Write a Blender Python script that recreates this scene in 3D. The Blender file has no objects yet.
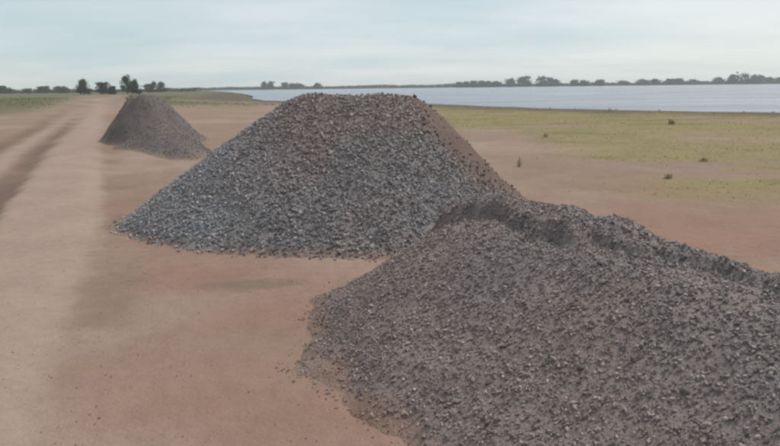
import bpy, math, random
import numpy as np
from mathutils import Vector, Matrix

R = math.radians
rng = np.random.default_rng(11)
random.seed(11)
sc = bpy.context.scene
col = sc.collection

# ------------------------------------------------------------------ camera
EYE = 2.0
FPX = 650.0                      # focal length in pixels of a 780 px wide frame
PITCH, ROLL = R(11.86), R(0.66)
cam_d = bpy.data.cameras.new('camera')
cam = bpy.data.objects.new('camera', cam_d)
col.objects.link(cam)
fwd = np.array([0, math.cos(PITCH), -math.sin(PITCH)])
rgt = np.array([1.0, 0, 0])
upv = np.cross(rgt, fwd)
r2 = math.cos(ROLL) * rgt - math.sin(ROLL) * upv
u2 = math.sin(ROLL) * rgt + math.cos(ROLL) * upv
M = Matrix(((r2[0], u2[0], -fwd[0], 0), (r2[1], u2[1], -fwd[1], 0), (r2[2], u2[2], -fwd[2], EYE), (0, 0, 0, 1)))
cam.matrix_world = M
cam_d.sensor_width = 36
cam_d.lens = 36 * FPX / 780
cam_d.clip_start = 0.05
cam_d.clip_end = 9000
sc.camera = cam

# ------------------------------------------------------------------ sky, sun, exposure
SUN_EL, SUN_AZ = R(58), R(62)   # azimuth clockwise from +Y (view direction)
w = bpy.data.worlds.new('World')
sc.world = w
w.use_nodes = True
nt = w.node_tree
nt.nodes.clear()
N, L = nt.nodes, nt.links
out = N.new('ShaderNodeOutputWorld')
bg = N.new('ShaderNodeBackground')
bg.inputs['Strength'].default_value = 0.10
sky = N.new('ShaderNodeTexSky')
sky.sky_type = 'NISHITA'
sky.sun_disc = False
sky.sun_elevation = SUN_EL
sky.sun_rotation = SUN_AZ
sky.air_density = 1.0
sky.dust_density = 0.6
sky.ozone_density = 1.0
tc = N.new('ShaderNodeTexCoord')
# thin high overcast: noise on the direction projected to a cloud layer overhead
sep = N.new('ShaderNodeSeparateXYZ')
L.new(tc.outputs['Generated'], sep.inputs[0])
zadd = N.new('ShaderNodeMath'); zadd.operation = 'ADD'; zadd.inputs[1].default_value = 0.12
zabs = N.new('ShaderNodeMath'); zabs.operation = 'ABSOLUTE'
L.new(sep.outputs['Z'], zabs.inputs[0]); L.new(zabs.outputs[0], zadd.inputs[0])
dx = N.new('ShaderNodeMath'); dx.operation = 'DIVIDE'
dy = N.new('ShaderNodeMath'); dy.operation = 'DIVIDE'
L.new(sep.outputs['X'], dx.inputs[0]); L.new(zadd.outputs[0], dx.inputs[1])
L.new(sep.outputs['Y'], dy.inputs[0]); L.new(zadd.outputs[0], dy.inputs[1])
cmb = N.new('ShaderNodeCombineXYZ')
L.new(dx.outputs[0], cmb.inputs[0]); L.new(dy.outputs[0], cmb.inputs[1])
mp = N.new('ShaderNodeMapping')
mp.inputs['Rotation'].default_value = (0, 0, R(25))
mp.inputs['Scale'].default_value = (0.5, 0.85, 1)
mp.inputs['Location'].default_value = (2.3, 0.4, 0)
L.new(cmb.outputs[0], mp.inputs[0])
nz = N.new('ShaderNodeTexNoise')
nz.inputs['Scale'].default_value = 0.8
nz.inputs['Detail'].default_value = 4
nz.inputs['Roughness'].default_value = 0.5
L.new(mp.outputs[0], nz.inputs['Vector'])
mr = N.new('ShaderNodeMapRange')
mr.inputs['From Min'].default_value = 0.30
mr.inputs['From Max'].default_value = 0.70
mr.inputs['To Min'].default_value = 0.0
mr.inputs['To Max'].default_value = 1.0
drift = N.new('ShaderNodeMath'); drift.operation = 'MULTIPLY_ADD'     # the cloud deck thickens towards +X
L.new(sep.outputs['X'], drift.inputs[0]); drift.inputs[1].default_value = 0.20
L.new(nz.outputs['Fac'], drift.inputs[2])
L.new(drift.outputs[0], mr.inputs['Value'])
ramp = N.new('ShaderNodeValToRGB')                                     # thin veil to thick white cloud
ramp.color_ramp.elements[0].color = (0.385, 0.485, 0.525, 1)
ramp.color_ramp.elements[1].color = (0.635, 0.655, 0.645, 1)
L.new(mr.outputs[0], ramp.inputs[0])
cl = N.new('ShaderNodeVectorMath'); cl.operation = 'SCALE'; cl.inputs['Scale'].default_value = 10.0
L.new(ramp.outputs[0], cl.inputs[0])
mix = N.new('ShaderNodeMix'); mix.data_type = 'RGBA'
mix.inputs['Factor'].default_value = 0.80
L.new(sky.outputs[0], mix.inputs[6])
L.new(cl.outputs[0], mix.inputs[7])
L.new(mix.outputs[2], bg.inputs['Color'])
L.new(bg.outputs[0], out.inputs['Surface'])

sun_d = bpy.data.lights.new('sun', 'SUN')
sun_d.energy = 2.1
sun_d.angle = R(16)
sun_d.color = (1.0, 0.95, 0.88)
sun = bpy.data.objects.new('sun', sun_d)
col.objects.link(sun)
sdir = Vector((math.sin(SUN_AZ) * math.cos(SUN_EL), math.cos(SUN_AZ) * math.cos(SUN_EL), math.sin(SUN_EL)))
sun.rotation_euler = sdir.to_track_quat('Z', 'Y').to_euler()
sun.location = sdir * 50

sc.view_settings.view_transform = 'Standard'
sc.view_settings.look = 'None'
sc.view_settings.exposure = 0.38
sc.view_settings.gamma = 1.0
sc.view_settings.use_curve_mapping = False
sc.render.engine = 'CYCLES'
sc.cycles.use_denoising = True
sc.cycles.filter_width = 2.6
sc.cycles.volume_bounces = 2
sc.cycles.max_bounces = 6

# ------------------------------------------------------------------ helpers
def bearing(px, dist):
    """x of a thing on the horizon at bearing px of the photo and depth dist"""
    a, b = (px - 390) / FPX, (88 - 223) / FPX
    d = fwd + r2 * a - u2 * b
    return d[0] / d[1] * dist

def vnoise(x, y, seed=0):
    xi = np.floor(x).astype(np.int64); yi = np.floor(y).astype(np.int64)
    xf = x - xi; yf = y - yi
    u = xf * xf * xf * (xf * (xf * 6 - 15) + 10); v = yf * yf * yf * (yf * (yf * 6 - 15) + 10)
    def h(a, b):
        n = (a * 374761393 + b * 668265263 + seed * 974634777) & 0xffffffff
        n = ((n ^ (n >> 13)) * 1274126177) & 0xffffffff
        n = ((n ^ (n >> 16)) * 2246822519) & 0xffffffff
        return ((n ^ (n >> 15)) & 0xffffff) / float(0xffffff)
    a = h(xi, yi); b = h(xi + 1, yi); c = h(xi, yi + 1); d = h(xi + 1, yi + 1)
    return (a * (1 - u) + b * u) * (1 - v) + (c * (1 - u) + d * u) * v

def fbm(x, y, scale=1.0, octv=4, seed=0, gain=0.5):
    s = 0; a = 1.0; t = 0
    x = np.asarray(x, float) * scale; y = np.asarray(y, float) * scale
    for o in range(octv):
        s = s + a * vnoise(x + 17.3 * o, y - 9.1 * o, seed + o * 7)
        t += a; a *= gain; x = x * 2.03; y = y * 2.03
    return s / t

def sstep(a, b, x):
    t = np.clip((np.asarray(x, float) - a) / (b - a), 0, 1)
    return t * t * (3 - 2 * t)

def lerp(a, b, t):
    t = np.asarray(t)[..., None]
    return np.asarray(a) * (1 - t) + np.asarray(b) * t

def tag(o, label=None, cat=None, group=None, kind=None):
    if label: o['label'] = label
    if cat: o['category'] = cat
    if group: o['group'] = group
    if kind: o['kind'] = kind
    return o

def empty(name, loc):
    o = bpy.data.objects.new(name, None)
    o.empty_display_size = 0.3
    o.location = loc
    col.objects.link(o)
    return o

def mesh_np(name, V, Fc, C=None, smooth=False):
    """mesh from numpy verts (n,3), faces (m,k) and optional per-vertex colour"""
    me = bpy.data.meshes.new(name)
    V = np.ascontiguousarray(V, dtype=np.float32); Fc = np.ascontiguousarray(Fc, dtype=np.int32)
    n, m, k = len(V), len(Fc), Fc.shape[1]
    me.vertices.add(n); me.vertices.foreach_set('co', V.ravel())
    me.loops.add(m * k); me.loops.foreach_set('vertex_index', Fc.ravel())
    me.polygons.add(m)
    me.polygons.foreach_set('loop_start', np.arange(0, m * k, k, dtype=np.int32))
    me.polygons.foreach_set('use_smooth', np.full(m, smooth, dtype=bool))
    me.update(calc_edges=True)
    if C is not None:
        at = me.color_attributes.new('Col', 'FLOAT_COLOR', 'POINT')
        c4 = np.ones((n, 4), dtype=np.float32); c4[:, :3] = C
        at.data.foreach_set('color', c4.ravel())
    return me

def link(name, me, mat, parent=None):
    o = bpy.data.objects.new(name, me)
    if mat is not None and len(me.materials) == 0: me.materials.append(mat)
    o.parent = parent
    col.objects.link(o)
    return o

# ------------------------------------------------------------------ materials
def new_mat(name, rough=0.95, spec=0.2):
    m = bpy.data.materials.new(name)
    m.use_nodes = True
    b = m.node_tree.nodes['Principled BSDF']
    b.inputs['Roughness'].default_value = rough
    b.inputs['Specular IOR Level'].default_value = spec
    return m, m.node_tree, b

def noise_node(nt, scale, detail=4, rough=0.55, vec=None):
    n = nt.nodes.new('ShaderNodeTexNoise')
    n.inputs['Scale'].default_value = scale
    n.inputs['Detail'].default_value = detail
    n.inputs['Roughness'].default_value = rough
    if vec: nt.links.new(vec, n.inputs['Vector'])
    return n

def rng_node(nt, src, lo, hi, fmin=0.25, fmax=0.75):
    m = nt.nodes.new('ShaderNodeMapRange')
    m.inputs['From Min'].default_value = fmin; m.inputs['From Max'].default_value = fmax
    m.inputs['To Min'].default_value = lo; m.inputs['To Max'].default_value = hi
    nt.links.new(src, m.inputs['Value'])
    return m.outputs[0]

def mathn(nt, op, a, b):
    m = nt.nodes.new('ShaderNodeMath'); m.operation = op
    for i, v in enumerate((a, b)):
        if isinstance(v, (int, float)): m.inputs[i].default_value = v
        else: nt.links.new(v, m.inputs[i])
    return m.outputs[0]

def earth_mat(name, noises, bumps, rough=0.95, spec=0.15):
    """vertex albedo 'Col' multiplied by noises [(scale, lo, hi)], with bump [(scale, strength, distance)]"""
    m, nt, b = new_mat(name, rough, spec)
    at = nt.nodes.new('ShaderNodeAttribute'); at.attribute_name = 'Col'
    tc = nt.nodes.new('ShaderNodeTexCoord')
    fac = None
    for s, lo, hi in noises:
        n = noise_node(nt, s, 4, 0.6, tc.outputs['Object'])
        v = rng_node(nt, n.outputs['Fac'], lo, hi)
        fac = v if fac is None else mathn(nt, 'MULTIPLY', fac, v)
    vm = nt.nodes.new('ShaderNodeVectorMath'); vm.operation = 'SCALE'
    nt.links.new(at.outputs['Color'], vm.inputs[0]); nt.links.new(fac, vm.inputs['Scale'])
    nt.links.new(vm.outputs[0], b.inputs['Base Color'])
    prev = None
    for s, st, dist in bumps:
        n = noise_node(nt, s, 3, 0.6, tc.outputs['Object'])
        bp = nt.nodes.new('ShaderNodeBump')
        bp.inputs['Strength'].default_value = st; bp.inputs['Distance'].default_value = dist
        nt.links.new(n.outputs['Fac'], bp.inputs['Height'])
        if prev: nt.links.new(prev, bp.inputs['Normal'])
        prev = bp.outputs[0]
    if prev: nt.links.new(prev, b.inputs['Normal'])
    return m

M_GROUND = earth_mat('dirt_ground', [(0.9, 0.90, 1.10), (7, 0.92, 1.08), (60, 0.90, 1.10)], [(6, 0.4, 0.06), (40, 0.6, 0.015), (160, 0.5, 0.005)])
M_HEAP = earth_mat('gravel_fines', [(2.5, 0.88, 1.12), (45, 0.78, 1.22), (130, 0.8, 1.2)], [(40, 0.9, 0.03), (110, 0.8, 0.012)])
M_STONE = earth_mat('crushed_stone', [(30, 0.88, 1.12), (150, 0.9, 1.1)], [(120, 0.3, 0.004)], 0.85, 0.25)

m, nt, b = new_mat('loose_stone', 0.85, 0.25)
oi = nt.nodes.new('ShaderNodeObjectInfo')
cr = nt.nodes.new('ShaderNodeValToRGB')
cr.color_ramp.elements[0].color = (0.11, 0.092, 0.089, 1)
cr.color_ramp.elements[1].color = (0.30, 0.26, 0.245, 1)
e = cr.color_ramp.elements.new(0.45); e.color = (0.17, 0.15, 0.15, 1)
e = cr.color_ramp.elements.new(0.7); e.color = (0.20, 0.162, 0.148, 1)
nt.links.new(oi.outputs['Random'], cr.inputs[0])
nt.links.new(cr.outputs[0], b.inputs['Base Color'])
M_LOOSE = m

def leaf_mat(name, c0, c1):
    m, nt, b = new_mat(name, 0.75, 0.2)
    g = nt.nodes.new('ShaderNodeNewGeometry')
    cr = nt.nodes.new('ShaderNodeValToRGB')
    cr.color_ramp.elements[0].color = (*c0, 1); cr.color_ramp.elements[1].color = (*c1, 1)
    nt.links.new(g.outputs['Random Per Island'], cr.inputs[0])
    nt.links.new(cr.outputs[0], b.inputs['Base Color'])
    return m
M_LEAF = leaf_mat('dark_leaf', (0.02, 0.035, 0.018), (0.05, 0.075, 0.035))
M_LEAF2 = leaf_mat('scrub_leaf', (0.04, 0.06, 0.03), (0.09, 0.11, 0.055))
M_GRASS = leaf_mat('field_grass', (0.13, 0.13, 0.065), (0.20, 0.19, 0.10))
M_DRY = leaf_mat('dry_grass', (0.26, 0.215, 0.11), (0.36, 0.30, 0.16))
M_WEED = leaf_mat('weed_leaf', (0.27, 0.235, 0.13), (0.40, 0.34, 0.20))
m, nt, b = new_mat('bark', 0.9, 0.1)
n = noise_node(nt, 9, 4)
cr = nt.nodes.new('ShaderNodeValToRGB')
cr.color_ramp.elements[0].color = (0.04, 0.032, 0.026, 1); cr.color_ramp.elements[1].color = (0.12, 0.10, 0.085, 1)
nt.links.new(n.outputs['Fac'], cr.inputs[0]); nt.links.new(cr.outputs[0], b.inputs['Base Color'])
M_BARK = m

m, nt, b = new_mat('lake_water', 0.22, 0.5)
b.inputs['Base Color'].default_value = (0.17, 0.18, 0.22, 1)
b.inputs['IOR'].default_value = 1.33
tc = nt.nodes.new('ShaderNodeTexCoord')
mpn = nt.nodes.new('ShaderNodeMapping'); mpn.inputs['Scale'].default_value = (0.6, 1.6, 1)
nt.links.new(tc.outputs['Object'], mpn.inputs[0])
n = noise_node(nt, 1.2, 4, 0.6, mpn.outputs[0])
bp = nt.nodes.new('ShaderNodeBump'); bp.inputs['Strength'].default_value = 0.8; bp.inputs['Distance'].default_value = 0.15
nt.links.new(n.outputs['Fac'], bp.inputs['Height']); nt.links.new(bp.outputs[0], b.inputs['Normal'])
n2 = noise_node(nt, 0.05, 3, 0.6, mpn.outputs[0])
nt.links.new(rng_node(nt, n2.outputs['Fac'], 0.12, 0.34), b.inputs['Roughness'])
M_WATER = m

# ------------------------------------------------------------------ terrain functions
WATER_Z = -0.45
SHORE = [(1500, -420), (300, -30), (120, 15), (60, 31), (34, 44), (23.5, 52), (14, 62), (6.5, 78), (-3, 92), (-15, 106), (-25, 120),
         (-36, 155), (-46, 205), (-70, 300), (-120, 480), (-210, 760), (-230, 860), (-120, 905), (0, 900), (220, 930),
         (500, 880), (900, 930), (1500, 900)]
SHORE = np.array(SHORE, float)

def poly_sd(x, y, P):
    """signed distance to a closed polygon, negative inside"""
    x = np.asarray(x, float); y = np.asarray(y, float)
    d = np.full(x.shape, 1e12); ins = np.zeros(x.shape, bool)
    for i in range(len(P)):
        ax, ay = P[i - 1]; bx, by = P[i]
        ex, ey = bx - ax, by - ay
        t = np.clip(((x - ax) * ex + (y - ay) * ey) / (ex * ex + ey * ey), 0, 1)
        d = np.minimum(d, (x - ax - t * ex) ** 2 + (y - ay - t * ey) ** 2)
        c = ((ay > y) != (by > y)) & (x < (bx - ax) * (y - ay) / (by - ay + 1e-12) + ax)
        ins ^= c
    d = np.sqrt(d)
    return np.where(ins, -d, d)

RD = np.array([-0.39, 0.921]); RN = np.array([0.921, 0.39])      # the track runs along RD
def road_t(x, y):
    s = x * RD[0] + y * RD[1]
    t = x * RN[0] + y * RN[1]
    t = t + 0.35 * (fbm(s, s * 0, 0.10, 2, 31) - 0.5) + 0.22 * (fbm(x, y, 0.8, 3, 33) - 0.5) + 0.16 * (fbm(x, y, 3.5, 4, 34) - 0.5)
    t = t + 0.055 * np.clip(10.5 - s, 0, 9)            # the wheel marks swing left near the camera
    return s, t

def band(t, a, b, soft=0.15):
    return sstep(a - soft, a + soft, t) * (1 - sstep(b - soft, b + soft, t))

def ground_z(x, y, sd=None):
    x = np.asarray(x, float); y = np.asarray(y, float)
    if sd is None: sd = poly_sd(x, y, SHORE)
    r = np.hypot(x, y)
    wob = (fbm(x, y, 0.12, 3, 5) - 0.5) * np.clip(r / 12, 0.3, 6)
    sdw = sd + wob
    z = -0.95 + 0.95 * sstep(-9, 4.5, sdw)
    land = sstep(0, 6, sd)
    z = z + land * (0.10 * (fbm(x, y, 0.25, 3, 2) - 0.5) * sstep(3, 14, r) + 0.03 * (fbm(x, y, 1.5, 3, 3) - 0.5))
    s, t = road_t(x, y)
    near = 1 - sstep(60, 160, s)
    z = z - near * (0.07 * band(t, -2.45, -1.95) + 0.06 * band(t, -3.9, -3.4) + 0.035 * band(t, -0.45, 0.35, 0.25))
    z = z + near * 0.03 * band(t, -1.9, -0.6, 0.2)
    return z

def ground_col(X, Y, SD):
    s_, t_ = road_t(X, Y)
    mid = np.array([0.258, 0.176, 0.132]); light = np.array([0.318, 0.232, 0.190]); dark = np.array([0.150, 0.102, 0.081])
    red = np.array([0.252, 0.147, 0.112]); olive = np.array([0.190, 0.132, 0.097])
    C = np.broadcast_to(mid, X.shape + (3,)).copy()
    open_flat = sstep(8, 16, np.hypot(X, Y - 1.0))                   # paler tan silt away from the tipping place
    C = lerp(C, np.array([0.240, 0.176, 0.132]), 0.8 * open_flat)
    C = lerp(C, red, (0.7 - 0.5 * open_flat) * sstep(0.36, 0.60, fbm(X, Y, 0.45, 4, 8)))
    C = lerp(C, light * 0.97, 0.6 * sstep(0.54, 0.72, fbm(X + 40, Y, 0.22, 4, 9)))
    near = 1 - sstep(230, 320, s_)
    wv = 0.72 + 0.28 * sstep(0.3, 0.6, fbm(X, Y, 0.5, 3, 12))
    C = lerp(C, light, near * 0.92 * band(t_, -1.95, -0.32, 0.12))
    C = lerp(C, light, near * 0.9 * band(t_, -3.3, -2.65, 0.14))
    C = lerp(C, dark, near * 0.98 * band(t_, -2.55, -1.95, 0.14) * wv)
    C = lerp(C, dark, near * 0.9 * band(t_, -4.1, -3.4, 0.2) * wv)
    C = lerp(C, olive, near * 0.55 * band(t_, -0.30, 0.20, 0.12) * sstep(0.30, 0.52, fbm(X, Y, 0.8, 4, 13)))
    # damp smear between the heaps
    pd = ((X + 1.45) / 0.55) ** 2 + ((Y - 6.45) / 0.22) ** 2
    C = lerp(C, np.array([0.145, 0.115, 0.083]), 0.6 * (1 - sstep(0.2, 1.4, pd + 1.2 * (fbm(X, Y, 4, 3, 14) - 0.5))))
    # dry grass on the lake side
    dist = np.hypot(X, Y)
    gx = sstep(3.0, 6.5, X - 0.10 * (Y - 12)) * sstep(11, 15, Y + 0.25 * X) + sstep(28, 36, Y + 0.2 * X) * sstep(-6, 2, X)
    gn = fbm(X, Y * 1.6, 0.16, 4, 20)
    gdry = np.clip(gx, 0, 1) * sstep(0.40, 0.56, gn + 0.10 * sstep(14, 30, Y)) * sstep(3, 8, SD)
    C = lerp(C, np.array([0.232, 0.190, 0.088]), 0.88 * gdry)
    C = lerp(C, np.array([0.165, 0.150, 0.058]), 0.8 * gdry * sstep(0.55, 0.72, fbm(X, Y * 2.2, 0.35, 4, 23)))
    # green fields far behind
    gleft = sstep(66, 100, Y - 0.10 * np.abs(X) + 10 * (fbm(X, Y, 0.05, 3, 25) - 0.5)) * (1 - np.exp(-((t_ + 2) / (3.5 + 0.01 * s_)) ** 4)) * sstep(8, 16, SD)
    gleft = np.maximum(gleft, sstep(140, 220, Y) * sstep(10, 30, SD) * (1 - 0.95 * near * np.exp(-((t_ + 2) / 4.5) ** 4)))
    gleft = np.maximum(gleft, sstep(26, 45, -X - 6 * (fbm(X, Y, 0.1, 3, 26) - 0.5)) * sstep(20, 40, Y + 0.5 * X))
    gleft = gleft * (1 - near * np.exp(-((t_ + 1.6) / (3.6 + 0.022 * s_)) ** 4))
    fieldc = lerp(np.array([0.122, 0.112, 0.058]), np.array([0.092, 0.100, 0.058]), fbm(X, Y * 2, 0.02, 4, 27))
    C = lerp(C, fieldc, 0.9 * gleft)
    # dark damp bank along the water
    wob = (fbm(X, Y, 0.12, 3, 5) - 0.5) * np.clip(dist / 12, 0.3, 6)
    bank = (1 - sstep(6.5, 12.5, SD + wob + 5 * (fbm(X, Y, 0.15, 3, 28) - 0.5)))
    C = lerp(C, np.array([0.100, 0.080, 0.060]), 0.85 * bank)
    return C

# ------------------------------------------------------------------ ground sheet
def axis(lo, hi, f0, f1, step, g):
    a = list(np.arange(f0, f1, step))
    s, v = step, f1
    up = []
    while v < hi:
        up.append(v); s *= g; v += s
    up.append(hi)
    s, v = step, f0
    dn = []
    while True:
        s *= g; v -= s
        if v <= lo: break
        dn.append(v)
    return np.array([lo] + dn[::-1] + a + up)

xs = axis(-3000, 3000, -7, 6, 0.085, 1.03)
ys_ = axis(-700, 3200, 2.4, 13, 0.08, 1.03)
X, Y = np.meshgrid(xs, ys_)
SD = poly_sd(X, Y, SHORE)
Z = ground_z(X, Y, SD)
C = ground_col(X, Y, SD)
ny, nx = X.shape
idx = np.arange(ny * nx).reshape(ny, nx)
quads = np.stack([idx[:-1, :-1], idx[:-1, 1:], idx[1:, 1:], idx[1:, :-1]], -1).reshape(-1, 4)
gme = mesh_np('ground', np.stack([X, Y, Z], -1).reshape(-1, 3), quads, C.reshape(-1, 3), True)
ground = link('ground', gme, M_GROUND)
tag(ground, kind='structure')

def gz(x, y):
    return ground_z(np.atleast_1d(np.asarray(x, float)), np.atleast_1d(np.asarray(y, float)))

# ------------------------------------------------------------------ lake
lx = np.array([-400, 1600]); ly = np.array([-450, 1000])
lv = np.array([[-400, -450, 0], [1600, -450, 0], [1600, 1000, 0], [-400, 1000, 0]], float)
# keep the sheet to the lake's own outline, a little beyond its banks
P = SHORE.copy()
cen = np.array([500.0, 480.0])
bank_out = []
for i in range(len(P)):
    a = P[i - 1]; c = P[(i + 1) % len(P)]
    tdir = (c - a) / np.linalg.norm(c - a)
    nrm = np.array([tdir[1], -tdir[0]])
    bank_out.append(P[i] + nrm * 4.0)
bank_out = np.array(bank_out)
lme = bpy.data.meshes.new('lake')
lme.from_pydata([(p[0], p[1], WATER_Z) for p in bank_out], [], [tuple(range(len(bank_out)))])
lme.update()
if lme.polygons[0].normal.z < 0: lme.flip_normals()
lake = link('lake', lme, M_WATER)
tag(lake, kind='structure')

# ------------------------------------------------------------------ gravel heaps
PHI = (1 + 5 ** 0.5) / 2
ICO_V = np.array([(-1, PHI, 0), (1, PHI, 0), (-1, -PHI, 0), (1, -PHI, 0), (0, -1, PHI), (0, 1, PHI), (0, -1, -PHI), (0, 1, -PHI),
                  (PHI, 0, -1), (PHI, 0, 1), (-PHI, 0, -1), (-PHI, 0, 1)], float)
ICO_V /= np.linalg.norm(ICO_V[0])
ICO_F = np.array([(0, 11, 5), (0, 5, 1), (0, 1, 7), (0, 7, 10), (0, 10, 11), (1, 5, 9), (5, 11, 4), (11, 10, 2), (10, 7, 6), (7, 1, 8),
                  (3, 9, 4), (3, 4, 2), (3, 2, 6), (3, 6, 8), (3, 8, 9), (4, 9, 5), (2, 4, 11), (6, 2, 10), (8, 6, 7), (9, 8, 1)])

def rand_rot(n):
    q = rng.normal(size=(n, 4)); q /= np.linalg.norm(q, axis=1)[:, None]
    a, b, c, d = q.T
    return np.stack([np.stack([a*a+b*b-c*c-d*d, 2*(b*c-a*d), 2*(b*d+a*c)], -1),
                     np.stack([2*(b*c+a*d), a*a-b*b+c*c-d*d, 2*(c*d-a*b)], -1),
                     np.stack([2*(b*d-a*c), 2*(c*d+a*b), a*a-b*b-c*c+d*d], -1)], 1)

CUB_V = np.array([(-1, -1, -1), (1, -1, -1), (1, 1, -1), (-1, 1, -1), (-1, -1, 1), (1, -1, 1), (1, 1, 1), (-1, 1, 1)], float) * 0.62
CUB_F = np.array([(0, 2, 1), (0, 3, 2), (4, 5, 6), (4, 6, 7), (0, 1, 5), (0, 5, 4), (1, 2, 6), (1, 6, 5), (2, 3, 7), (2, 7, 6), (3, 0, 4), (3, 4, 7)])

def chips_mesh(name, pos, diam, colr):
    """one mesh of small skewed angular chips"""
    n = len(pos)
    v = CUB_V[None] * rng.uniform(0.55, 1.25, (n, 8, 1)) + rng.uniform(-0.22, 0.22, (n, 8, 3))
    ani = rng.uniform(0.45, 0.95, (n, 1, 3)); ani[:, :, 0] = 1.0
    v = v * ani * (diam / 2)[:, None, None]
    v = np.einsum('nij,nkj->nki', rand_rot(n), v) + pos[:, None, :]
    f = CUB_F[None] + (np.arange(n) * 8)[:, None, None]
    return mesh_np(name, v.reshape(-1, 3), f.reshape(-1, 3), np.repeat(colr, 8, axis=0))

def seg_dist(x, y, a, b):
    ex, ey = b[0] - a[0], b[1] - a[1]
    t = np.clip(((x - a[0]) * ex + (y - a[1]) * ey) / (ex * ex + ey * ey + 1e-9), 0, 1)
    return np.hypot(x - a[0] - t * ex, y - a[1] - t * ey), t

def profile(d, h, flat, slope, k=0.10, kt=0.06):
    """tipped heap: rounded crest, straight slope, flared toe"""
    u = d - flat
    u = np.where(u > 0, np.sqrt(u * u + k * k) - k, 0)
    z = h - slope * u
    return kt * np.log1p(np.exp(np.clip(z / kt, -40, 40)))

def heap_mid(x, y):
    d, t = seg_dist(x, y, (-1.10, 10.75), (0.02, 10.65))
    ang = np.arctan2(y - 10.7, x + 0.5)
    d = d * (1 + 0.05 * np.sin(3 * ang + 0.6) + 0.10 * (fbm(x, y, 0.7, 3, 41) - 0.5))
    right = sstep(-0.2, 0.9, np.cos(ang - 0.15))
    z = profile(d, 1.90, 0.24, 0.66 + 0.33 * right + 0.09 * sstep(0.3, 0.95, np.cos(ang - 3.25)), 0.30, 0.05 + 0.09 * right)
    return z + 0.13 * (fbm(x, y, 1.7, 4, 42) - 0.5) * sstep(0.05, 0.5, z)

FA, FB = np.array([0.98, 5.55]), np.array([3.05, 1.75])
def heap_front(x, y):
    d, t = seg_dist(x, y, FA, FB)
    e = (FB - FA) / np.linalg.norm(FB - FA)
    side = (x - FA[0]) * -e[1] * -1 + (y - FA[1]) * e[0] * -1     # > 0 towards the camera's left
    along = (x - FA[0]) * e[0] + (y - FA[1]) * e[1]
    d = d * (1 + 0.14 * (fbm(x, y, 0.8, 3, 51) - 0.5) + 0.14 * (fbm(x, y, 3.2, 3, 53) - 0.5) * sstep(0.9, 1.6, d))
    z = profile(d, 0.975 - 0.14 * t, 0.18, 0.615 + 0.15 * (1 - sstep(-0.7, 0.3, along)), 0.20, 0.085)
    z = z + 0.06 * (fbm(x, y, 1.6, 3, 52) - 0.5) * sstep(0.1, 0.6, z)
    # small slump scarps just below the crest
    q = (x - FA[0]) * (-e[1]) + (y - FA[1]) * e[0]
    return z, q, along

def heap_front_z(x, y):
    z, q, al = heap_front(x, y)
    # a broken, lumpy rim along the crest with a short steep face towards the track
    qq = -q * FSIGN + 0.30 * (fbm(x, y, 2.6, 4, 55) - 0.5) + 0.26 * (fbm(x, y, 6.0, 3, 56) - 0.5)
    q0 = np.where(al < 0.5, 0.20 - 0.30 * al, 0.09 - 0.12 * (al - 0.5))
    gap = sstep(0.0, 0.06, np.abs(al - 0.50 - 0.5 * qq))              # the rim is broken in two
    amp = (0.105 + 0.14 * (fbm(x, y, 4.0, 3, 57) - 0.5)) * gap * (1 - 0.55 * sstep(1.0, 1.6, al)) * (1 - sstep(2.6, 3.2, al)) * sstep(-0.75, -0.35, al)
    step_ = 1 - sstep(q0 - 0.06, q0 + 0.07, qq)
    undercut = sstep(q0, q0 + 0.05, qq) * (1 - sstep(q0 + 0.08, q0 + 0.40, qq))
    return z + amp * step_ * sstep(-1.1, -0.3, qq) - 0.5 * amp * undercut
e_ = (FB - FA) / np.linalg.norm(FB - FA)
FSIGN = 1.0 if ((-0.5 - FA[0]) * (-e_[1]) + (4.0 - FA[1]) * e_[0]) < 0 else -1.0

def heap_far(x, y):
    d, t = seg_dist(x, y, (-9.95, 26.9), (-9.25, 25.7))
    d = d * (1 + 0.25 * (fbm(x, y, 0.5, 3, 61) - 0.5))
    z1 = profile(d, 1.74, 0.30, 1.12 + 0.18 * sstep(0, 1.2, -9.5 - x), 0.15, 0.09)
    d2, t = seg_dist(x, y, (-8.2, 23.6), (-5.9, 19.3))
    d2 = d2 * (1 + 0.25 * (fbm(x, y, 0.6, 3, 62) - 0.5))
    z2 = profile(d2, 0.82 - 0.50 * t, 0.1, 0.60, 0.2, 0.05)
    z = np.maximum(z1, z2) + 0.06 * np.exp(-((z1 - z2) / 0.25) ** 2) * sstep(0.1, 0.4, np.minimum(z1, z2))
    return z + 0.55 * (fbm(x, y, 0.75, 4, 66) - 0.5) * sstep(0.05, 0.6, z)

def heap_relief(x, y, h):
    return 0.035 * (fbm(x, y, 7, 3, 71) - 0.5) * sstep(0.02, 0.2, h)

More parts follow.
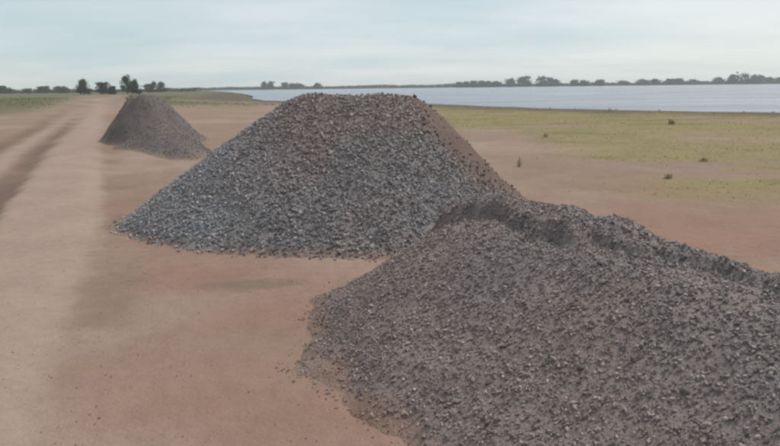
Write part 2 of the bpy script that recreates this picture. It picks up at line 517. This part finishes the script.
def build_heap(name, fn, box, step, colour, nstones, dmin, dmax, cover, label, nloose, ldia, embed=0.28):
    x0, x1, y0, y1 = box
    root = empty(name, ((x0 + x1) / 2, (y0 + y1) / 2, 0))
    ox, oy = (x0 + x1) / 2, (y0 + y1) / 2
    tag(root, label, 'gravel heap', 'gravel heaps beside the track')
    xs = np.arange(x0, x1 + step, step); ys = np.arange(y0, y1 + step, step)
    X, Y = np.meshgrid(xs, ys)
    h = fn(X, Y)
    g = ground_z(X, Y)
    rel = heap_relief(X, Y, h)
    Zs = g + h - 0.05 + rel
    idx = np.arange(X.size).reshape(X.shape)
    q = np.stack([idx[:-1, :-1], idx[:-1, 1:], idx[1:, 1:], idx[1:, :-1]], -1).reshape(-1, 4)
    keep = (h.ravel()[q].max(1) > 0.02)
    q = q[keep]
    used = np.unique(q); remap = np.full(X.size, -1); remap[used] = np.arange(len(used))
    V = np.stack([X - ox, Y - oy, Zs], -1).reshape(-1, 3)[used]
    hu = h.ravel()[used]
    C = colour(X.ravel()[used], Y.ravel()[used], hu, np.full(len(used), 0.55))
    nz_ = fbm(X.ravel()[used], Y.ravel()[used], 3.0, 4, 73)
    xu, yu = X.ravel()[used], Y.ravel()[used]
    C = lerp(ground_col(xu, yu, poly_sd(xu, yu, SHORE)), C, sstep(0.02, 0.22, hu + 0.20 * (nz_ - 0.5)))
    link('heap_body', mesh_np('heap_body', V, remap[q], C, True), M_HEAP, root)
    # gravel skin
    px = rng.uniform(x0, x1, nstones * 3); py = rng.uniform(y0, y1, nstones * 3)
    hh = fn(px, py)
    ee = 0.03
    gr_ = np.hypot(fn(px + ee, py) - hh, fn(px, py + ee) - hh) / ee
    p = cover(px, py, hh) * np.clip(np.sqrt(1 + gr_ ** 2) / 1.5, 0, 1.4)
    keep = rng.random(len(px)) < p
    px, py, hh = px[keep][:nstones], py[keep][:nstones], hh[keep][:nstones]
    dm = dmin * (dmax / dmin) ** (rng.random(len(px)) ** 1.35)
    pz = ground_z(px, py) + np.where(hh > 0.05, hh - 0.05 + heap_relief(px, py, hh), 0) + dm * (0.5 - embed) * rng.uniform(0.1, 1.4, len(px))
    Cs = colour(px, py, hh, rng.random(len(px)))
    gr = link('gravel', chips_mesh('gravel', np.stack([px - ox, py - oy, pz], -1), dm, Cs), M_STONE, root)
    gr['kind'] = 'stuff'
    # the biggest stones, one by one
    if nloose:
        shapes = []
        for k in range(10):
            rad = rng.uniform(0.55, 1.2, (12, 1)); ani = np.array([1, rng.uniform(0.7, 1), rng.uniform(0.5, 0.85)])
            me = mesh_np('stone', ICO_V * rad * ani * 0.5, ICO_F)
            me.materials.append(M_LOOSE)
            shapes.append(me)
        cnt = 0
        while cnt < nloose:
            x = rng.uniform(x0, x1); y = rng.uniform(y0, y1)
            hv = float(fn(np.array([x]), np.array([y]))[0])
            if rng.random() > float(cover(np.array([x]), np.array([y]), np.array([hv]))[0]): continue
            if rng.random() > np.clip(1.1 - 0.55 * hv, 0.25, 1): continue      # big ones roll to the foot
            # keep to the faces turned to the track
            e = 0.1
            hx = float(fn(np.array([x + e]), np.array([y]))[0]) - hv; hy = float(fn(np.array([x]), np.array([y + e]))[0]) - hv
            if hx * (x) + hy * y < -0.02: continue
            d = rng.uniform(*ldia)
            o = bpy.data.objects.new('stone', shapes[cnt % 10]); col.objects.link(o); o.parent = root
            o.location = (x - ox, y - oy, float(gz(x, y)[0]) + max(hv - 0.05, 0) + d * 0.12)
            o.rotation_euler = (rng.uniform(-0.6, 0.6), rng.uniform(-0.6, 0.6), rng.uniform(0, 6.28))
            o.scale = (d, d, d)
            cnt += 1
    return root

def tone(r):
    """random grey value of one stone"""
    return 0.145 + 0.185 * r ** 1.6

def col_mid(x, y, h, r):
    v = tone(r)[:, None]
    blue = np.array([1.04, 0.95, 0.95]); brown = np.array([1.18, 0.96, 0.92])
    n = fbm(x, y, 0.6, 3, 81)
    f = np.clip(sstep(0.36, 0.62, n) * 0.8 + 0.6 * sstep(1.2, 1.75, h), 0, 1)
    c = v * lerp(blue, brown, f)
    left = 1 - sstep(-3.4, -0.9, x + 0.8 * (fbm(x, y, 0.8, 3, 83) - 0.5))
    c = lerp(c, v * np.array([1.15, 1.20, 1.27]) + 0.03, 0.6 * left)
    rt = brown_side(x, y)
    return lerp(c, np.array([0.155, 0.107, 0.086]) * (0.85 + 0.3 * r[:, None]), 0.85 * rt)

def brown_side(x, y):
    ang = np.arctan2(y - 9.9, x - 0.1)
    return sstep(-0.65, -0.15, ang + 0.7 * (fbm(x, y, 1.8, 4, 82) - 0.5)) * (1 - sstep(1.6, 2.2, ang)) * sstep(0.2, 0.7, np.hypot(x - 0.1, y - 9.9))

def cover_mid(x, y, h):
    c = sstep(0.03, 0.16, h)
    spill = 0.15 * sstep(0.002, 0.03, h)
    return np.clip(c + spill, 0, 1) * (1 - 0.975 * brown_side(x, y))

def col_front(x, y, h, r):
    v = tone(r)[:, None] * 0.95
    f = 0.25 + 0.75 * sstep(0.25, 0.75, fbm(x, y, 1.1, 4, 85) + 0.25 * (0.55 - h))
    return v * lerp(np.array([1.13, 0.98, 0.96]), np.array([1.25, 0.98, 0.92]), f)

def cover_front(x, y, h):
    c = sstep(0.02, 0.19, h) * (0.7 + 0.3 * sstep(0.35, 0.6, fbm(x, y, 2.6, 3, 86)))
    qf = FSIGN * ((x - FA[0]) * (-e_[1]) + (y - FA[1]) * e_[0])
    seen = (1 - 0.6 * sstep(0.9, 1.4, qf)) * (0.35 + 0.65 * sstep(1.2, 2.2, y))
    return np.clip(c + 0.05 * sstep(0.004, 0.035, h), 0, 1) * seen

def col_far(x, y, h, r):
    v = (0.128 + 0.03 * r)[:, None]
    return v * lerp(np.array([1.12, 0.98, 0.98]), np.array([1.2, 1.0, 0.88]), fbm(x, y, 0.5, 3, 87))

def cover_far(x, y, h):
    return sstep(0.04, 0.15, h)

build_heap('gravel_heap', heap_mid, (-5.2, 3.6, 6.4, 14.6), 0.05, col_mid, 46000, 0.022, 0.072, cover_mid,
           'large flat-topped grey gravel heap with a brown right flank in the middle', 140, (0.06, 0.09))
build_heap('gravel_heap', heap_front_z, (-1.6, 5.6, -0.6, 8.2), 0.028, col_front, 84000, 0.013, 0.037, cover_front,
           'low brownish grey gravel heap with slumped crest nearest the camera', 130, (0.035, 0.06))
build_heap('gravel_heap', heap_far, (-14.5, -4.2, 17.6, 30.5), 0.10, col_far, 14000, 0.02, 0.055, cover_far,
           'small dark gravel heap farthest down the track', 0, (0.1, 0.15))

# grit and small clods lying about on the track and between the heaps
n = 16000
gy = 2.3 + 22 * rng.random(n) ** 1.8
gx_ = rng.uniform(-0.75, 0.75, n) * (gy + 1.5)
kp = rng.random(n) < (0.15 + 0.85 * sstep(0.45, 0.65, fbm(gx_, gy, 0.9, 4, 95)))
gx_, gy = gx_[kp], gy[kp]
dm = 0.005 * (4.0 ** (rng.random(len(gx_)) ** 2.2))
gc = ground_col(gx_, gy, np.full(len(gx_), 50.0)) * rng.uniform(0.6, 1.15, (len(gx_), 1))
gt = link('loose_grit', chips_mesh('loose_grit', np.stack([gx_, gy, ground_z(gx_, gy) + dm * 0.15], -1), dm, gc), M_STONE)
tag(gt, 'fine grit and small clods scattered over the bare dirt', 'grit', kind='stuff')

# ------------------------------------------------------------------ vegetation
def blades(name, px, py, hgt, wid, nb, mat, lean=0.5, zoff=0.0):
    """tufts of tapering two-segment blades, each a bent strip"""
    n = len(px)
    X = np.repeat(px, nb); Y = np.repeat(py, nb)
    Hh = np.repeat(hgt, nb) * rng.uniform(0.5, 1.0, n * nb)
    a = rng.uniform(0, 6.283, n * nb); off = np.repeat(wid * 3, nb) * rng.random(n * nb)
    X = X + np.cos(a) * off; Y = Y + np.sin(a) * off
    Zg = ground_z(X, Y) - 0.01 + zoff
    ln = rng.uniform(0.1, lean, n * nb) * Hh
    w2 = np.repeat(wid, nb) / 2
    tx, ty = -np.sin(a) * w2, np.cos(a) * w2
    v = np.stack([np.stack([X - tx, Y - ty, Zg], -1), np.stack([X + tx, Y + ty, Zg], -1),
                  np.stack([X + np.cos(a) * ln * 0.4 + tx * 0.7, Y + np.sin(a) * ln * 0.4 + ty * 0.7, Zg + Hh * 0.6], -1),
                  np.stack([X + np.cos(a) * ln * 0.4 - tx * 0.7, Y + np.sin(a) * ln * 0.4 - ty * 0.7, Zg + Hh * 0.6], -1),
                  np.stack([X + np.cos(a) * ln, Y + np.sin(a) * ln, Zg + Hh], -1)], 1)
    b = (np.arange(n * nb) * 5)[:, None, None]
    f = np.array([(0, 1, 2), (0, 2, 3), (3, 2, 4)])[None] + b
    return mesh_np(name, v.reshape(-1, 3), f.reshape(-1, 3))

# dry grass on the lake side
n = 100000
px = rng.uniform(2, 60, n); py = rng.uniform(11, 60, n)
gx = sstep(3.0, 6.5, px - 0.10 * (py - 12)) * sstep(11, 15, py + 0.25 * px) + sstep(28, 36, py + 0.2 * px) * sstep(-6, 2, px)
gn = fbm(px, py * 1.6, 0.16, 4, 20)
sdp = poly_sd(px, py, SHORE)
k = rng.random(n) < np.clip(gx, 0, 1) * sstep(0.38, 0.60, gn + 0.10 * sstep(14, 30, py)) * sstep(4, 8, sdp) * 0.8
px, py = px[k], py[k]
hg = rng.uniform(0.015, 0.05, len(px)) * (0.6 + 0.8 * fbm(px, py, 0.4, 2, 24))
dg = link('dry_grass', blades('dry_grass', px, py, hg, np.full(len(px), 0.014), 4, M_DRY, 2.6), M_DRY)
tag(dg, 'sparse yellowish dry grass on the sandy flat before the lake', 'grass', kind='stuff')
# green field grass
n = 40000
px = rng.uniform(-150, -8, n); py = rng.uniform(60, 190, n)
s, t = road_t(px, py)
k = (rng.random(n) < sstep(66, 100, py - 0.10 * np.abs(px)) * (1 - np.exp(-((t + 2) / (4.2 + 0.025 * s)) ** 4)) * 0.6) & (poly_sd(px, py, SHORE) > 14)
px, py = px[k], py[k]
fg = link('field_grass', blades('field_grass', px, py, rng.uniform(0.05, 0.15, len(px)), np.full(len(px), 0.08), 4, M_GRASS, 2.4), M_GRASS)
tag(fg, 'green grass covering the far field beside the track', 'grass', kind='stuff')
# weeds along the bank
n = 5000
px = rng.uniform(-40, 70, n); py = rng.uniform(25, 140, n)
sdp = poly_sd(px, py, SHORE)
k = (rng.random(n) < band(sdp, 3.5, 9.0, 1.2) * (0.25 + 0.75 * sstep(0.45, 0.62, fbm(px, py, 0.15, 3, 29))))
px, py = px[k], py[k]
bw = link('bank_weeds', blades('bank_weeds', px, py, rng.uniform(0.08, 0.24, len(px)), np.full(len(px), 0.04), 8, M_WEED, 0.7), M_WEED)
tag(bw, 'dark low weeds in a strip along the near lake bank', 'weeds', kind='stuff')

def tube_np(p0, p1, r0, r1, seg=6):
    p0 = np.array(p0, float); p1 = np.array(p1, float)
    d = p1 - p0; d /= np.linalg.norm(d)
    a = np.cross(d, [0.3, 0.9, 0.1]); a /= np.linalg.norm(a); b = np.cross(d, a)
    th = np.linspace(0, 2 * math.pi, seg, endpoint=False)
    ring = np.cos(th)[:, None] * a + np.sin(th)[:, None] * b
    v = np.concatenate([p0 + ring * r0, p1 + ring * r1])
    f = [(i, (i + 1) % seg, seg + (i + 1) % seg, seg + i) for i in range(seg)]
    return v, np.array(f)

def tree(name, x, y, h, wid, label, group, leaves=900, leafsize=0.35, mat=None, lean=0.0, crown_lo=0.25, cat='tree', lobes=8):
    z0 = float(gz(x, y)[0]) - 0.05
    root = empty(name, (x, y, z0))
    tag(root, label, cat, group)
    V, Fs, off = [], [], 0
    top = np.array([lean * h, 0, h * 0.72])
    pts = [np.zeros(3), np.array([lean * h * 0.2 + 0.02 * h, 0.01 * h, h * 0.25]), np.array([lean * h * 0.55, -0.01 * h, h * 0.5]), top]
    rad = [0.035 * h, 0.026 * h, 0.017 * h, 0.007 * h]
    cents = []
    def add(p0, p1, a, b):
        nonlocal off
        v, f = tube_np(p0, p1, a, b); V.append(v); Fs.append(f + off); off += len(v)
    for i in range(3): add(pts[i], pts[i + 1], rad[i], rad[i + 1])
    for k in range(lobes):
        u = crown_lo + (1 - crown_lo) * (k + 0.5) / lobes
        a = k * math.pi * 0.93 + rng.uniform(-0.5, 0.5)
        rr = wid * 0.5 * rng.uniform(0.25, 0.65) * (1.0 if u < 0.7 else 0.5)
        base = np.array([np.interp(u * 0.8, [0, .25, .5, .72], [p[i] for p in pts]) for i in range(3)])
        c = np.array([base[0] + math.cos(a) * rr, base[1] + math.sin(a) * rr, u * h * 0.86])
        add(base, base + (c - base) * 0.9, 0.009 * h, 0.004 * h)
        cents.append((c, wid * rng.uniform(0.22, 0.34), h * rng.uniform(0.15, 0.22)))
    cents.append((top + np.array([0, 0, h * 0.10]), wid * 0.20, h * 0.10))
    tr = mesh_np('trunk', np.concatenate(V), np.concatenate(Fs), None, True)
    link('trunk', tr, M_BARK, root)
    # crown: leaf cards' worth of small folded faces in uneven clumps
    per = leaves // len(cents)
    P = []
    for c, rw, rh in cents:
        sub = rng.normal(size=(7, 3)) * np.array([rw, rw, rh]) * 0.55
        q = sub[rng.integers(0, 7, per)] + rng.normal(size=(per, 3)) * np.array([rw, rw, rh]) * 0.33
        P.append(c + q)
    P = np.concatenate(P)
    P[:, 2] = np.where(P[:, 2] < h * 0.05, h * 0.05 + rng.random(len(P)) * 0.2 * h, P[:, 2])
    n = len(P)
    rot = rand_rot(n)
    ls = leafsize * rng.uniform(0.5, 1.2, n)
    base = np.array([(-0.5, 0, 0), (0, -0.3, 0.06), (0.5, 0, 0), (0, 0.3, 0.06)])
    v = np.einsum('nij,nkj->nki', rot, base[None] * ls[:, None, None]) + P[:, None]
    f = np.array([(0, 1, 2), (0, 2, 3)])[None] + (np.arange(n) * 4)[:, None, None]
    link('crown', mesh_np('crown', v.reshape(-1, 3), f.reshape(-1, 3)), mat or M_LEAF, root)
    return root

ORD = ['first', 'second', 'third', 'fourth', 'fifth', 'sixth', 'seventh', 'eighth', 'ninth', 'tenth', 'eleventh', 'twelfth', 'thirteenth', 'fourteenth']

# trees by the end of the track
Dm = 300
for (pxx, hp, wp, lb, ln, clo) in (
        (88, 11.5, 12, 'dark leaning tree, left of the pair left of where the track ends', -0.03, 0.12),
        (101, 9.5, 14, 'broad dark round tree, right of the pair left of where the track ends', 0.0, 0.12),
        (113, 5, 7, 'small dark bushy tree just left of the tallest tree', 0.0, 0.1),
        (129, 15.5, 10, 'tallest slim dark tree, standing behind the farthest gravel heap', 0.0, 0.2),
        (138, 9.5, 9, 'dark short tree close against the right of the tallest tree', 0.0, 0.15)):
    hh = (hp + 3) / FPX * Dm; ww = wp / FPX * Dm
    tree('field_tree', bearing(pxx, Dm), Dm + rng.uniform(-6, 6), hh, ww, lb, 'trees at the end of the track', 3200, 0.55, M_LEAF, ln, clo)
Dm = 430
for (pxx, hp, wp, lb) in ((147, 6.5, 10, 'pale hazy tree, leftmost of three right of the tallest tree'),
                          (154, 8, 10, 'pale hazy tree, middle of three right of the tallest tree'),
                          (161, 8, 10, 'pale hazy tree, rightmost of three right of the tallest tree')):
    tree('field_tree', bearing(pxx, Dm), Dm + rng.uniform(-6, 6), (hp + 2) / FPX * Dm, wp / FPX * Dm, lb, 'hazy trees right of the tallest tree', 1500, 0.75, M_LEAF2, 0, 0.1)
# tree row at the left edge
Dm = 480
row = [(2, 10, 9), (8.5, 9, 8), (20, 6, 7), (27, 5.5, 7), (34, 8, 8), (41, 8.5, 8), (51, 8, 7), (58, 8, 8), (66, 6, 8), (74, 6.5, 8), (80, 5.5, 7)]
for i, (pxx, hp, wp) in enumerate(row):
    tree('field_tree', bearing(pxx, Dm), Dm + rng.uniform(-15, 15), (hp * 0.72 + 1) / FPX * Dm, wp * 1.35 / FPX * Dm,
         ORD[i] + ' tree from the left edge in the hazy row beyond the field', 'tree row beyond the left field', 1200, 0.95, M_LEAF2 if hp < 7 else M_LEAF, 0, 0.08)
# far shore trees
Dm = 940
def far_row(items, where, group):
    for i, (pxx, hp, wp) in enumerate(items):
        tree('shore_tree', bearing(pxx, Dm), Dm + rng.uniform(-10, 10), (hp + 1.0) / FPX * Dm, wp * 1.4 / FPX * Dm,
             ORD[i] + ' tree from the left in the ' + where, group, 900, 2.2, M_LEAF, 0, 0.02)
far_row([(265, 6.5, 5), (271.5, 6.5, 5), (285, 5, 6), (292, 4.5, 7), (300, 4, 7), (318, 4.5, 6)],
        'far-shore group left of the middle heap top', 'far shore trees on the left')
far_row([(459, 4, 6), (466, 4.5, 6), (473, 5, 7), (480, 5, 7), (488, 4.5, 7), (496, 4.5, 7), (511, 6.5, 7), (522, 8.5, 7), (527, 9, 7), (540, 9, 7), (548, 7.5, 8), (556, 6, 7), (572, 5, 6), (582, 4.5, 6)],
        'far-shore group right of the middle heap top', 'far shore trees in the middle')
far_row([(598, 5, 5), (625, 3.5, 9), (642, 4.5, 8), (655, 4.5, 8), (668, 5, 8), (676, 5.5, 8), (695, 4, 7)],
        'low far-shore group left of the dense right clump', 'low far shore trees')
far_row([(721, 6, 6), (728, 7, 6), (737, 8.5, 6), (743, 9, 6), (750, 8, 7), (758, 7, 6), (771, 5.5, 7), (779, 5, 6)],
        'dense far-shore clump by the right edge', 'far shore trees on the right')
# continuous low scrub on the far shore
n = 26000
sx = rng.uniform(-330, 760, n)
sy = 955 + rng.uniform(-14, 14, n) + 12 * np.sin(sx / 90)
hgt = 5.6 * (0.35 + 0.75 * fbm(sx, sx * 0, 0.02, 3, 91))
P = np.stack([sx, sy, rng.random(n) ** 1.3 * hgt], -1)
rot = rand_rot(n); ls = rng.uniform(1.2, 3.0, n)
base = np.array([(-0.5, 0, 0), (0, -0.3, 0.06), (0.5, 0, 0), (0, 0.3, 0.06)])
v = np.einsum('nij,nkj->nki', rot, base[None] * ls[:, None, None]) + P[:, None]
f = np.array([(0, 1, 2), (0, 2, 3)])[None] + (np.arange(n) * 4)[:, None, None]
fs = link('shore_scrub', mesh_np('shore_scrub', v.reshape(-1, 3), f.reshape(-1, 3)), M_LEAF2)
tag(fs, 'low continuous scrub along the far lake shore', 'scrub', kind='stuff')
# and behind the left field
n = 9000
sx = rng.uniform(-420, -150, n); sy = 520 + rng.uniform(-12, 12, n)
P = np.stack([sx, sy, rng.random(n) ** 1.3 * 3.2 * (0.4 + 0.7 * fbm(sx, sx * 0, 0.04, 3, 92))], -1)
rot = rand_rot(n); ls = rng.uniform(0.8, 1.8, n)
v = np.einsum('nij,nkj->nki', rot, base[None] * ls[:, None, None]) + P[:, None]
f = np.array([(0, 1, 2), (0, 2, 3)])[None] + (np.arange(n) * 4)[:, None, None]
fs = link('field_scrub', mesh_np('field_scrub', v.reshape(-1, 3), f.reshape(-1, 3)), M_LEAF2)
tag(fs, 'low hedge-like scrub behind the far left field', 'scrub', kind='stuff')

# shrub behind the farthest heap
tree('shrub', bearing(134, 33), 33, 1.9, 1.3, 'grey green shrub poking up behind the farthest gravel heap', None, 2200, 0.10, M_LEAF2, 0, 0.1, 'shrub')

# single dark weeds on the flat
def weed(x, y, h, wd, label, nb=26, mat=None):
    z = float(gz(x, y)[0])
    me = blades('leaves', np.array([0.0]), np.array([0.0]), np.array([h]), np.array([wd]), nb, M_WEED, 0.9)
    co = np.zeros(len(me.vertices) * 3, np.float32); me.vertices.foreach_get('co', co); co = co.reshape(-1, 3)
    co[:, 2] -= float(gz(0, 0)[0]); me.vertices.foreach_set('co', co.ravel()); me.update()
    root = empty('weed', (x, y, z))
    tag(root, label, 'weed', 'single weeds on the sandy flat')
    link('leaves', me, mat or M_WEED, root)
    v, f = tube_np((0, 0, -0.02), (0.02 * h, 0, h * 0.8), 0.006, 0.003)
    link('stem', mesh_np('stem', v, f), M_BARK, root)

weed(3.28, 16.4, 0.32, 0.016, 'thin dark weed standing alone right of the middle heap', 22)
weed(6.1, 25.5, 0.22, 0.03, 'small dark weed farther out, right of the thin one')
weed(13.9, 32.3, 0.34, 0.05, 'bushy dark weed in the dry grass nearest the lake', 40)
weed(8.2, 16.9, 0.16, 0.03, 'low dark weed in the middle of the dry grass patch')
weed(6.0, 13.9, 0.14, 0.03, 'small dark tuft at the near edge of the dry grass')

# ------------------------------------------------------------------ haze
hz = [(-3050, -750, -2.2), (3050, -750, -2.2), (3050, 3250, -2.2), (-3050, 3250, -2.2)]
ht = [(a, b, 24.0) for a, b, c in hz]
hme = bpy.data.meshes.new('haze')
hme.from_pydata(hz + ht, [], [(3, 2, 1, 0), (4, 5, 6, 7), (0, 1, 5, 4), (1, 2, 6, 5), (2, 3, 7, 6), (3, 0, 4, 7)])
hm = bpy.data.materials.new('haze_air'); hm.use_nodes = True
hn = hm.node_tree; hn.nodes.clear()
ho = hn.nodes.new('ShaderNodeOutputMaterial'); pv = hn.nodes.new('ShaderNodeVolumePrincipled')
pv.inputs['Color'].default_value = (0.97, 0.985, 1.0, 1)
pv.inputs['Density'].default_value = 0.0003
pv.inputs['Anisotropy'].default_value = 0.1
hn.links.new(pv.outputs[0], ho.inputs['Volume'])
haze = link('haze', hme, hm)
tag(haze, 'thin pale air haze over the whole plain', 'haze', kind='stuff')
